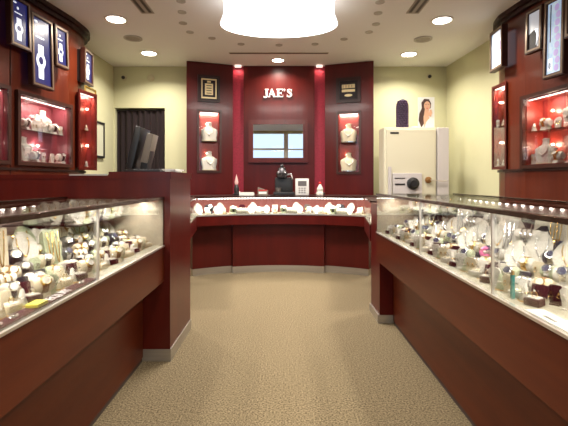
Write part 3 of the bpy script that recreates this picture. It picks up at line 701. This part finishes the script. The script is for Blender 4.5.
# ------------------------------------------------------------------ jewellery stands and jewellery
PR=[(0,0),(.50,0),(.52,.04),(.50,.18),(.58,.45),(.56,.58),(.36,.68),(.20,.74),(.17,.88),(.20,.96),(0,1)]
def prof_r(z):
    for (r0,z0),(r1,z1) in zip(PR[1:],PR[2:]):
        if z0<=z<=z1 and z1>z0: return r0+(r1-r0)*(z-z0)/(z1-z0)
    return .2
PROTO={}
def bust(h,m,key):
    k=('bust',key,h)
    r=thing('necklace_bust','','necklace bust'); w_=h*.75
    MB().lathe([(a*w_,b*h) for a,b in PR],20,1,.45).build('torso',m,r,True)
    MB().lathe([(.52*w_,0),(.52*w_,.008),(0,.009)],20,1,.5).build('foot',SILV if m is not WHITE else CREAM,r)
    return r
def necklace(h,m,key,drop=.24,bead=.0045,pend=None):
    r=thing('necklace','','necklace'); w_=h*.75; mb=MB(); n=52
    for k in range(n):
        t_=2*PI*k/n; z=.60-drop*math.cos(t_)*(1 if math.cos(t_)>0 else .6); x=.27*math.sin(t_)*(1.0 if z<.66 else .8)*h*.75
        if z>.76: z=.76
        R=prof_r(z)*w_; y=-.45*math.sqrt(max(R*R-x*x,1e-6))-.004
        if math.cos(t_)<-.3: y=.45*math.sqrt(max(R*R-x*x*.5,1e-6))*.2
        mb.ball((x,y,z*h),bead,6)
    mb.build('strand',m,r,True)
    z=(.60-drop)*h; y=-.45*prof_r(.60-drop)*w_-.006
    MB().ball((0,y,z-.006),.009,8).build('pendant',pend or m,r,True)
    return r
def ramp(m):
    r=thing('necklace_ramp','','display ramp')
    mb=MB(); M=Matrix.Rotation(PI/2,4,'Z')@Matrix.Rotation(PI/2,4,'X')
    mb.prism([(-.01,0),(.055,0),(.06,.155),(.035,.175)],-.038,.038,M=M); mb.build('board',m,r)
    MB().box(-.042,.042,-.02,.065,0,.006).build('foot',m,r)
    return r
def rampchain(m,two=True):
    r=thing('chain','','chain')
    for s in ((-.014,.014) if two else (0,)):
        pts=[]
        for i in range(12):
            u=i/11; z=.165-.14*math.sin(PI*u)**.7*1.0; x=s*1.0-.011+.022*u
            y=-.01+.045*(z/.175)-.004; pts.append((x,y-.006,z))
        MB().tube(pts,.0028,6).build('strand',m,r,True)
    return r
def ccush(m):
    r=thing('watch_cushion','','watch cushion')
    MB().lathe([(0,-.032),(.022,-.032),(.029,-.02),(.029,.02),(.022,.032),(0,.032)],16,1,1,M=Matrix.Translation((0,0,.045))@Matrix.Rotation(PI/2,4,'Y')@Matrix.Scale(1,4)).build('pillow',m,r,True)
    MB().prism([(-.03,0),(.035,0),(.02,.02),(-.02,.02)],-.02,.02,M=Matrix.Rotation(PI/2,4,'Z')@Matrix.Rotation(PI/2,4,'X')).build('foot',m,r)
    return r
def watch(strap,dial,rim):
    r=thing('wristwatch','','wristwatch')
    mb=MB(); n=22; R=.032
    for k in range(n):
        a,b=2*PI*k/n,2*PI*(k+1)/n; hw=.010
        P=lambda q,RR,x:(x,-RR*math.cos(q),.045+RR*math.sin(q))
        vs=[P(a,R,-hw),P(a,R,hw),P(b,R,hw),P(b,R,-hw),P(a,R-.003,-hw),P(a,R-.003,hw),P(b,R-.003,hw),P(b,R-.003,-hw)]
        mb.add(vs,[(0,1,2,3),(4,7,6,5),(0,3,7,4),(1,5,6,2)])
    mb.build('strap',strap,r,True)
    M=Matrix.Translation((0,0,.045))@Matrix.Rotation(-.55,4,'X')@Matrix.Translation((0,-R,0))@Matrix.Rotation(PI/2,4,'X')
    c=MB().lathe([(.014,-.002),(.018,0),(.018,.005),(.015,.008),(0,.008)],18,M=M).build('watch_case',rim,r,True)
    MB().lathe([(0,.0085),(.0135,.0085)],18,M=M).build('dial',dial,c)
    return r
def tbar(m,h=.13):
    r=thing('bangle_stand','','bangle stand')
    MB().lathe([(.035,0),(.035,.008),(.012,.014),(.008,.03),(.008,h)],14).build('post',m,r,True)
    MB().lathe([(0,-.055),(.018,-.055),(.022,-.04),(.022,.04),(.018,.055),(0,.055)],14,M=Matrix.Translation((0,0,h))@Matrix.Rotation(PI/2,4,'Y')).build('bar',m,r,True)
    return r
def bangles(m,h=.13,n=3,R=.032):
    r=thing('bangle','','bangle')
    for i in range(n): 
        MB().ring(((i-(n-1)/2)*.02,0,h-R+.025),R,.0035,'x',24,6).build('hoop',m,r,True)
    return r
def ringbox(m,lid):
    r=thing('ring_box','','ring box')
    MB().box(-.024,.024,-.022,.022,0,.024,bev=.003).build('box',m,r,True)
    M=Matrix.Translation((0,.022,.024))@Matrix.Rotation(-.3,4,'X')
    MB().box(-.024,.024,0,.014,0,.042,M,.003).build('lid',lid,r,True)
    MB().box(-.018,.018,-.017,.017,.0235,.0275).build('cushion',WHITE if m is not WHITE else CREAM,r)
    return r
def ring_(m,gem,z=.036):
    r=thing('ring','','ring')
    MB().ring((0,0,z),.0095,.0016,'y',18,6).build('band',m,r,True)
    MB().ball((0,0,z+.0115),.0042,6).build('gem',gem,r)
    return r
def cone(m,h=.06):
    r=thing('ring_cone','','ring stand')
    MB().lathe([(.017,0),(.018,.004),(.011,h*.5),(.006,h*.92),(0,h)],14).build('cone',m,r,True)
    MB().lathe([(.022,0),(.022,.004),(0,.004)],14).build('foot',GOLD,r)
    return r
def earstand(m,h=.07):
    r=thing('earring_stand','','earring stand')
    MB().prism([(-.016,0),(.016,0),(.026,h*.8),(.016,h),(-.016,h),(-.026,h*.8)],-.003,.003,M=Matrix.Rotation(PI/2,4,'X')).build('card',m,r)
    MB().box(-.016,.016,-.012,.02,0,.005).build('foot',m,r)
    return r
def earrings(m,h=.07):
    r=thing('earrings','','earrings')
    for s in (-.012,.012):
        e=MB().ball((s,-.0055,h*.62),.0045,6).build('earring',m,r,True); MB().ring((s,-.0055,h*.62-.011),.006,.0012,'y',12,5).build('hoop',m,e,True)
    return r
def bracelet_roll(m):
    r=thing('bracelet_roll','','bracelet roll')
    MB().lathe([(0,-.06),(.022,-.06),(.026,-.052),(.026,.052),(.022,.06),(0,.06)],16,M=Matrix.Translation((0,0,.028))@Matrix.Rotation(PI/2,4,'Y')).build('roll',m,r,True)
    MB().box(-.05,.05,-.018,.018,0,.006).build('foot',m,r); return r
def bracelets(m,n=5):
    r=thing('bracelets','','bracelet')
    for i in range(n): MB().ring(((i-(n-1)/2)*.019,0,.028),.029,.0035,'x',22,6).build('bracelet_hoop',m,r,True)
    return r
def dish(m):
    r=thing('display_dish','','display dish')
    MB().lathe([(0,.0),(.05,.0),(.075,.016),(.08,.022),(.074,.020),(.05,.006),(0,.006)],26,1,.62).build('bowl',m,r,True)
    mb=MB()
    for k in range(26):
        a=2*PI*k/26; mb.ball((.042*math.cos(a),.026*math.sin(a),.012),.006,6)
    mb.build('bead_ring',PEARL,r,True); return r

def fan(m,h=.12):
    r=thing('fan_stand','','display stand')
    vs=[];fs=[];nu,nv=9,8
    for side in (0,1):
        for j in range(nv+1):
            v=j/nv; w_=h*.42*math.sin(PI*min(v*.86+.08,1))**.8
            for i in range(nu):
                u=i/(nu-1)*2-1; vs.append((u*w_, -.03+.055*v+.22*h*u*u*(1-v*.3)*-1+.012+side*.005, .012+h*v))
    o=(nv+1)*nu
    for j in range(nv):
        for i in range(nu-1):
            a=j*nu+i; fs+= [(a,a+1,a+nu+1,a+nu),(o+a,o+a+nu,o+a+nu+1,o+a+1)]
        a=j*nu; fs+=[(a,a+nu,o+a+nu,o+a)]; b=a+nu-1; fs+=[(b,o+b,o+b+nu,b+nu)]
    for i in range(nu-1): fs+=[(i,o+i,o+i+1,i+1),(nv*nu+i,nv*nu+i+1,o+nv*nu+i+1,o+nv*nu+i)]
    MB().add(vs,fs).build('petal',m,r,True)
    MB().lathe([(.028,0),(.028,.006),(.01,.014),(0,.02)],14,M=Matrix.Translation((0,-.018,0))).build('foot',m,r,True)
    return r
def fanchain(m,h=.12):
    r=thing('chain','','chain'); pts=[]
    for i in range(13):
        u=i/12*2-1; v=.82-.62*(1-u*u); w_=h*.42*math.sin(PI*min(v*.86+.08,1))**.8; x=u*.62
        pts.append((x*w_,-.03+.055*v-.22*h*x*x*(1-v*.3)+.009,.012+h*v))
    MB().tube(pts,.0024,6).build('strand',m,r,True); MB().ball(pts[6],.006,8).build('pendant',m,r,True); return r
PR_ = {}
def proto(key, fn):
    if key not in PR_:
        r=fn(); PR_[key]=r; r['_first']=1
    return PR_[key]
def put(key, fn, loc, rz, label, group, scale=1):
    r=proto(key,fn)
    if r.get('_first'):
        del r['_first']; r.location=loc; r.rotation_euler=(0,0,rz); r.scale=(scale,)*3; r['label']=label; r['group']=group; return r
    return clone(r,loc,rz,label,group,scale)
MN={id(WHITE):'white',id(CREAM):'cream',id(GREYL):'pale green',id(BLACK):'black',id(NAVY):'navy',id(GREYB):'pewter',id(GOLD):'gold',id(SILV):'silver',id(PEARL):'pearl',id(DARKG):'black leather',id(BROWN):'brown leather',id(MAROON):'maroon',id(PINK):'pink',id(TEAL):'teal'}
def nm(m): return MN[id(m)]
USED=[]
def pair(kind, sm, jm, x, y, z, rz, where, scale=1, h=.17):
    """a stand and the jewellery on it, two things"""
    S=nm(sm); J=nm(jm); loc=(x,y,z)
    gp='jewellery stands in the '+where.split(',')[0]; gj='jewellery on the stands in the '+where.split(',')[0]
    if kind=='bust':
        put(('b',h,S),lambda:bust(h,sm,S),loc,rz,'%s necklace bust, %s'%(S,where),gp,scale)
        put(('n',h,J),lambda:necklace(h,jm,J,bead=.005 if jm is PEARL else .0035),loc,rz,'%s necklace on the %s bust, %s'%(J,S,where),gj,scale)
    elif kind=='ramp':
        put(('r',S),lambda:ramp(sm),loc,rz,'%s slanted necklace board, %s'%(S,where),gp,scale)
        put(('rc',J),lambda:rampchain(jm),loc,rz,'%s chains on the %s board, %s'%(J,S,where),gj,scale)
    elif kind=='watch':
        put(('c',S),lambda:ccush(sm),loc,rz,'%s watch cushion, %s'%(S,where),gp,scale)
        d_,rm=(WHITE,SILV) if jm in (DARKG,SILV) else (WHITE,GOLD)
        if jm is SILV: d_=NAVY
        put(('w',J),lambda:watch(jm,d_,rm),loc,rz,'%s wristwatch on %s cushion, %s'%(J,S,where),gj,scale)
    elif kind=='tbar':
        put(('t',S),lambda:tbar(sm),loc,rz,'%s bangle bar stand, %s'%(S,where),gp,scale)
        put(('bg',J),lambda:bangles(jm),loc,rz,'%s bangles on the %s bar, %s'%(J,S,where),gj,scale)
    elif kind=='box':
        put(('x',S),lambda:ringbox(sm,sm),loc,rz,'%s open ring box, %s'%(S,where),gp,scale)
        put(('ri',J),lambda:ring_(jm,PEARL if jm is GOLD else SILV),loc,rz,'%s ring in the %s box, %s'%(J,S,where),gj,scale)
    elif kind=='cone':
        put(('co',S),lambda:cone(sm),loc,rz,'%s ring cone, %s'%(S,where),gp,scale)
        put(('rj',J),lambda:ring_cone(jm),loc,rz,'%s ring on the %s cone, %s'%(J,S,where),gj,scale)
    elif kind=='ear':
        put(('e',S),lambda:earstand(sm),loc,rz,'%s earring card stand, %s'%(S,where),gp,scale)
        put(('ej',J),lambda:earrings(jm),loc,rz,'%s earrings on the %s card, %s'%(J,S,where),gj,scale)
    elif kind=='roll':
        put(('ro',S),lambda:bracelet_roll(sm),loc,rz,'%s bracelet roll, %s'%(S,where),gp,scale)
        put(('rb',J),lambda:bracelets(jm),loc,rz,'%s bracelets on %s roll, %s'%(J,S,where),gj,scale)
    elif kind=='fan':
        put(('f',S),lambda:fan(sm),loc,rz,'%s petal stand, %s'%(S,where),gp,scale)
        put(('fc',J),lambda:fanchain(jm),loc,rz,'%s chain on %s petal stand, %s'%(J,S,where),gj,scale)
    elif kind=='dish':
        put(('d',S),lambda:dish(sm),loc,rz,'%s oval bead dish, %s'%(S,where),gp,scale)
def ring_cone(m):
    r=thing('ring','','ring'); MB().ring((0,0,.03),.0115,.0018,'z',18,6).build('band',m,r,True); MB().ball((0,-.0125,.030),.004,6).build('gem',PEARL,r); return r

def fill(sgn, l0, case, rows, yend):
    for (rname, lat, z, step, seq, ymin, ymax) in rows:
        ys=[]; y=ymax
        while y>ymin: ys.append(y); y-=step
        for i,y in enumerate(ys):
            kind,sm,jm=seq[i%len(seq)]
            if lat>1.0 and y>(1.95 if sgn<0 else 2.67) and kind in (Bu,Ra,Tb,Fa): kind=(Fa,Wa,Fa,Ea)[i%4]; small=.8 if kind==Fa else 1.05
            else: small=None
            if kind==Di: jm=PEARL
            if kind==Wa and jm is PEARL: jm=GOLD
            jit=(random.random()-.5)*.035; j2=(random.random()-.5)*.02
            rz=(1 if sgn<0 else -1)*(PI/2-.55+(random.random()-.5)*.5)
            nth=(ORD[i] if i else 'farthest').replace('nearest','first')
            where='%s case %s row, %s from far end'%(case,rname,nth) if i else '%s case %s row, at the far end'%(case,rname)
            pair(kind,sm,jm,sgn*(lat+j2*.8),y+j2,z,rz,where,scale=small or (.97+random.random()*.12),h=.17)
Bu,Ra,Wa,Tb,Bx,Co,Ea,Ro,Di,Fa='bust','ramp','watch','tbar','box','cone','ear','roll','dish','fan'
zf=ZD
fill(-1,.79,'left',[
 ('front',.885,zf,.054,[(Bx,CREAM,GOLD),(Co,CREAM,GOLD),(Ea,GREYL,SILV),(Wa,CREAM,BROWN),(Bx,MAROON,SILV),(Co,WHITE,SILV)],1.20,2.60),
 ('second',.955,zf,.066,[(Wa,CREAM,DARKG),(Ea,WHITE,GOLD),(Wa,GREYL,GOLD),(Bx,BLACK,GOLD),(Wa,WHITE,DARKG),(Ea,BLACK,GOLD)],1.30,2.59),
 ('third',1.045,zf+.03,.075,[(Wa,CREAM,BROWN),(Ro,WHITE,GOLD),(Wa,BLACK,SILV),(Ra,GREYL,GOLD),(Wa,CREAM,DARKG),(Ea,GREYL,SILV),(Wa,GREYB,DARKG)],1.42,2.58),
 ('fourth',1.125,zf+.06,.083,[(Fa,WHITE,GOLD),(Wa,BLACK,DARKG),(Ra,CREAM,GOLD),(Fa,WHITE,SILV),(Wa,GREYL,GOLD)],1.55,2.57),
 ('fifth',1.215,zf+.085,.098,[(Fa,WHITE,SILV),(Bu,WHITE,PEARL),(Fa,GREYL,GOLD),(Di,WHITE,PEARL),(Bu,CREAM,GOLD)],1.68,2.56),
 ('back',1.335,zf+.085,.115,[(Bu,WHITE,GOLD),(Ra,WHITE,PEARL),(Bu,WHITE,SILV),(Ra,GREYL,PEARL)],1.86,2.54),
],2.6)
fill(1,.785,'right',[
 ('front',.865,zf,.052,[(Co,WHITE,GOLD),(Bx,MAROON,GOLD),(Ea,WHITE,SILV),(Co,GREYL,SILV),(Ea,CREAM,GOLD),(Bx,WHITE,SILV)],1.36,3.30),
 ('second',.945,zf,.066,[(Ea,WHITE,PEARL),(Wa,GREYL,SILV),(Bx,BLACK,GOLD),(Ro,WHITE,SILV),(Wa,CREAM,BROWN),(Ea,MAROON,GOLD)],1.30,3.30),
 ('third',1.035,zf+.03,.076,[(Wa,WHITE,SILV),(Bx,NAVY,SILV),(Fa,WHITE,SILV),(Wa,WHITE,GOLD),(Ea,CREAM,GOLD),(Wa,GREYL,SILV)],1.42,3.29),
 ('fourth',1.115,zf+.06,.086,[(Fa,WHITE,SILV),(Wa,BLACK,SILV),(Fa,WHITE,GOLD),(Ra,WHITE,SILV),(Wa,WHITE,GOLD),(Tb,WHITE,SILV)],1.53,3.28),
 ('fifth',1.205,zf+.085,.10,[(Fa,WHITE,SILV),(Wa,WHITE,SILV),(Fa,BLACK,PEARL),(Wa,NAVY,GOLD),(Fa,WHITE,GOLD),(Wa,BLACK,SILV),(Bu,BLACK,PEARL),(Bu,NAVY,SILV),(Fa,GREYB,PEARL),(Ra,WHITE,SILV),(Tb,WHITE,SILV),(Ra,WHITE,PEARL)],1.68,3.27),
 ('back',1.335,zf+.085,.118,[(Bu,WHITE,PEARL),(Bu,BLACK,SILV),(Ra,WHITE,PEARL),(Ra,WHITE,GOLD)],1.88,3.26),
],3.3)
# glass shelves in the far sections with small pieces on them
for sgn,case,ya,yb in ((-1,'left',2.02,2.63),(1,'right',2.74,3.34)):
    x0,x1=sorted((sgn*1.02,sgn*1.42)); zs=.975
    t=tag(MB().box(x0,x1,ya,yb,zs-.006,zs).build('glass_shelf',SHELF,None),'clear glass shelf across the far section of the %s counter case'%case,'glass shelf')
    for r_ in (0,1,2):
        i=0; y=yb-.04
        seq=[(Fa,WHITE,GOLD),(Ea,WHITE,SILV),(Wa,GREYL,GOLD),(Fa,WHITE,SILV),(Ea,BLACK,GOLD)]
        while y>ya+.03:
            kind,sm,jm=seq[(i+2*r_)%5]
            wh='%s case %s shelf row, %s'%(case,('front','middle','rear')[r_],'at the far end' if i==0 else ORD[i]+' from far end')
            pair(kind,sm,jm,sgn*(1.08+.12*r_),y,zs,(1 if sgn<0 else -1)*(PI/2-.6+.5*(random.random()-.5)),wh,.8 if kind==Fa else 1.15); y-=.062; i+=1
# back counter row
items=[(Fa,WHITE,GOLD),(Bx,WHITE,GOLD),(Fa,WHITE,SILV),(Ea,GREYB,GOLD),(Co,CREAM,GOLD),(Wa,GREYL,DARKG),(Ro,WHITE,PEARL),(Ea,MAROON,GOLD)]
for row,(R,st,sc_) in enumerate(((Rf+.09,.054,1.35),(Rf+.205,.068,1.6))):
    n=int(2*AE/st)
    for i in range(n):
        a=-AE+st*.6+st*i; 
        if a>AE-.045: continue
        kind,sm,jm=items[(i*(3 if row else 1)+row*2+i//3)%8]
        if row and kind==Wa: sm=BLACK
        wh='%s row of the curved counter, %s from left'%('front' if row==0 else 'rear',ORD[i].replace('nearest','first'))
        pair(kind,sm,jm,CX+R*math.sin(a),CY+R*math.cos(a),ZB0,-a*1.0+ (random.random()-.5)*.3,wh,(.8+.25*row) if kind==Fa else (1.3 if kind==Ro else sc_))
# wall cabinets' contents (two levels)
def stock(cab, items, n, lab, sc_=1.3, ybase=None):
    r,W,h=cab; R=Matrix.Rotation(r.rotation_euler.z,4,'Z'); base=Vector(r.location)
    for lev,z in ((0,.008),(1,h*.5+.003)):
        for i in range(n):
            kind,sm,jm=items[(i+lev*2)%len(items)]
            if kind==Bu and n>4 and (i<2 or i>n-3): kind=Co; jm=GOLD
            p=base+R@Vector((W*(i+.5)/n, (ybase if ybase is not None else .09+(.045 if i%2 else -.02)), z))
            wh='%s %s shelf, %s from left'%(lab,'upper' if lev else 'lower',ORD[i].replace('nearest','first'))
            pair(kind,sm,jm,p.x,p.y,p.z,r.rotation_euler.z+(random.random()-.5)*.5,wh,sc_)
stock(CABS[0],[(Ea,WHITE,GOLD),(Bu,WHITE,PEARL),(Co,WHITE,GOLD)],4,'edge cabinet')
stock(LBIG,[(Ea,WHITE,GOLD),(Co,WHITE,GOLD),(Ea,WHITE,PEARL),(Bu,WHITE,PEARL),(Wa,WHITE,DARKG),(Ea,CREAM,GOLD)],11,'left wide cabinet',1.5)
stock(RBIG,[(Ea,WHITE,GOLD),(Co,WHITE,GOLD),(Bu,WHITE,PEARL),(Ea,CREAM,PEARL),(Wa,WHITE,GOLD),(Ea,WHITE,SILV)],12,'right wide cabinet',1.5)
stock(LNAR,[(Co,WHITE,GOLD)],1,'left narrow cabinet',1.2,.025)
stock(RNAR,[(Ea,WHITE,GOLD),(Co,WHITE,GOLD)],2,'right narrow cabinet',1.2,.025)
stock(LB,[(Bu,WHITE,PEARL),(Co,CREAM,GOLD)],1,'left slim cabinet',1.75,.022)
stock(RB,[(Bu,CREAM,PEARL),(Co,CREAM,GOLD)],1,'right slim cabinet',1.75,.022)

# ------------------------------------------------------------------ special pieces seen in the cases
t=thing('watch_tray','long maroon tray with white lettering lying along the front of the left case','display tray',(0,0,ZD))
MB().box(-.848,-.80,1.05,1.72,.0,.010,bev=.002).build('base',MAROON,t)
def text(s,size,m,name,parent,M):
    c=bpy.data.curves.new('t','FONT'); c.body=s; c.size=size; c.extrude=.0008
    o=bpy.data.objects.new('t',c); COL.objects.link(o)
    bpy.context.view_layer.update()
    me=bpy.data.meshes.new_from_object(o.evaluated_get(bpy.context.evaluated_depsgraph_get())); bpy.data.objects.remove(o)
    me.transform(M); me.materials.clear(); me.materials.append(m)
    q=bpy.data.objects.new(name,me); COL.objects.link(q); q.parent=parent; return q
text('EQUIT',.05,INKW,'lettering',t,Matrix.Translation((-.806,1.395,.011))@Matrix.Rotation(PI/2,4,'Z'))
t2=tag(MB().box(-.845,-.803,1.31,1.37,ZD+.010,ZD+.022,bev=.003).build('card_box',YELG,None),'small yellow card box on the maroon tray in the left case','box')
t=thing('price_card','white card with grey print lying at the front of the right case','card',(0,0,ZD))
MB().box(.80,.86,1.10,1.32,0,.003).build('card',PAPER,t)
mb=MB()
for k in range(9): mb.box(.815,.827,1.20+k*.007,1.204+k*.007,.003,.0038)
mb.build('print',INKG,t)
t=thing('perfume_tube','slim teal tube with a gold cap standing at the front glass of the right case','tube',(.835,1.455,ZD))
MB().cyl(0,0,0,.085,.0075).build('body',TEAL,t,True); MB().cyl(0,0,.085,.10,.006).build('cap',GOLD,t,True)
for k,(y,m_,lb) in enumerate(((1.09,SILV,'silver ring lying at the near end of the maroon tray'),(1.15,GOLD,'gold ring lying near the near end of the maroon tray'),(1.22,SILV,'silver ring lying just before the yellow card box'),(1.63,SILV,'silver ring lying beyond the white lettering on the maroon tray'))):
    t=thing('ring',lb,'ring',(-.825,y,ZD+.010),.4*k,'loose rings on the maroon tray')
    MB().ring((0,0,.0025),.011,.0025,'z',18,6).build('band',m_,t,True); MB().ball((.012,0,.006),.005,6).build('gem',PEARL,t,True)
# pink bloom ornament
t=thing('rose_ornament','pink ring shaped rose ornament in the middle of the right case','ornament',(1.0,1.98,ZD))
MB().cyl(0,0,0,.05,.004).build('stem',SILV,t)
MB().ring((0,0,.075),.020,.009,'y',18,8).build('bloom',PINK,t,True); MB().ball((0,0,.075),.010,8).build('centre',PEARL,t,True)
# dark back boards in the cases
for k,(s,y,w_,lb) in enumerate(((1,2.02,.13,'nearest dark red backboard at the rear of the right case'),(1,2.30,.13,'second dark red backboard at the rear of the right case'),(1,2.60,.13,'third dark red backboard at the rear of the right case'),(-1,2.36,.22,'dark red backboard at the rear of the left case'))):
    x0,x1=sorted((s*1.435,s*1.42)); t=tag(MB().box(x0,x1,y-w_/2,y+w_/2,ZD,ZD+.24,bev=.002).build('backboard',MAROON,None),lb,'backboard','dark red backboards in the glass cases')
# bright bulbs on stems, added where the cases show bright spots
for k,(s,l,y,z,lb) in enumerate(((-1,1.25,2.50,1.03,'small bright bulb on an added stem in the left case'),(1,1.13,3.12,1.03,'small bright bulb on an added stem near the far end of the right case'),(1,1.22,2.17,.99,'small bright bulb on an added stem in the middle of the right case'))):
    t=thing('case_bulb',lb,'spotlight',(s*l,y,ZD),0,'bright bulbs on added stems in the cases')
    MB().lathe([(.018,0),(.018,.005),(.003,.008),(.003,z-ZD-.02)],10).build('stem',SILV,t,True)
    MB().lathe([(.012,-.012),(.02,.004),(.0,.01)],12,M=Matrix.Translation((0,0,z-ZD))).build('head',SILV,t,True)
    MB().ball((0,-.004,z-ZD-.014),.013,8).build('bulb',BULB,t,True)
    lamp('POINT',(s*l,y-.01,z-.035),1.3*CASE_E,(1,.93,.84),rad=.012)
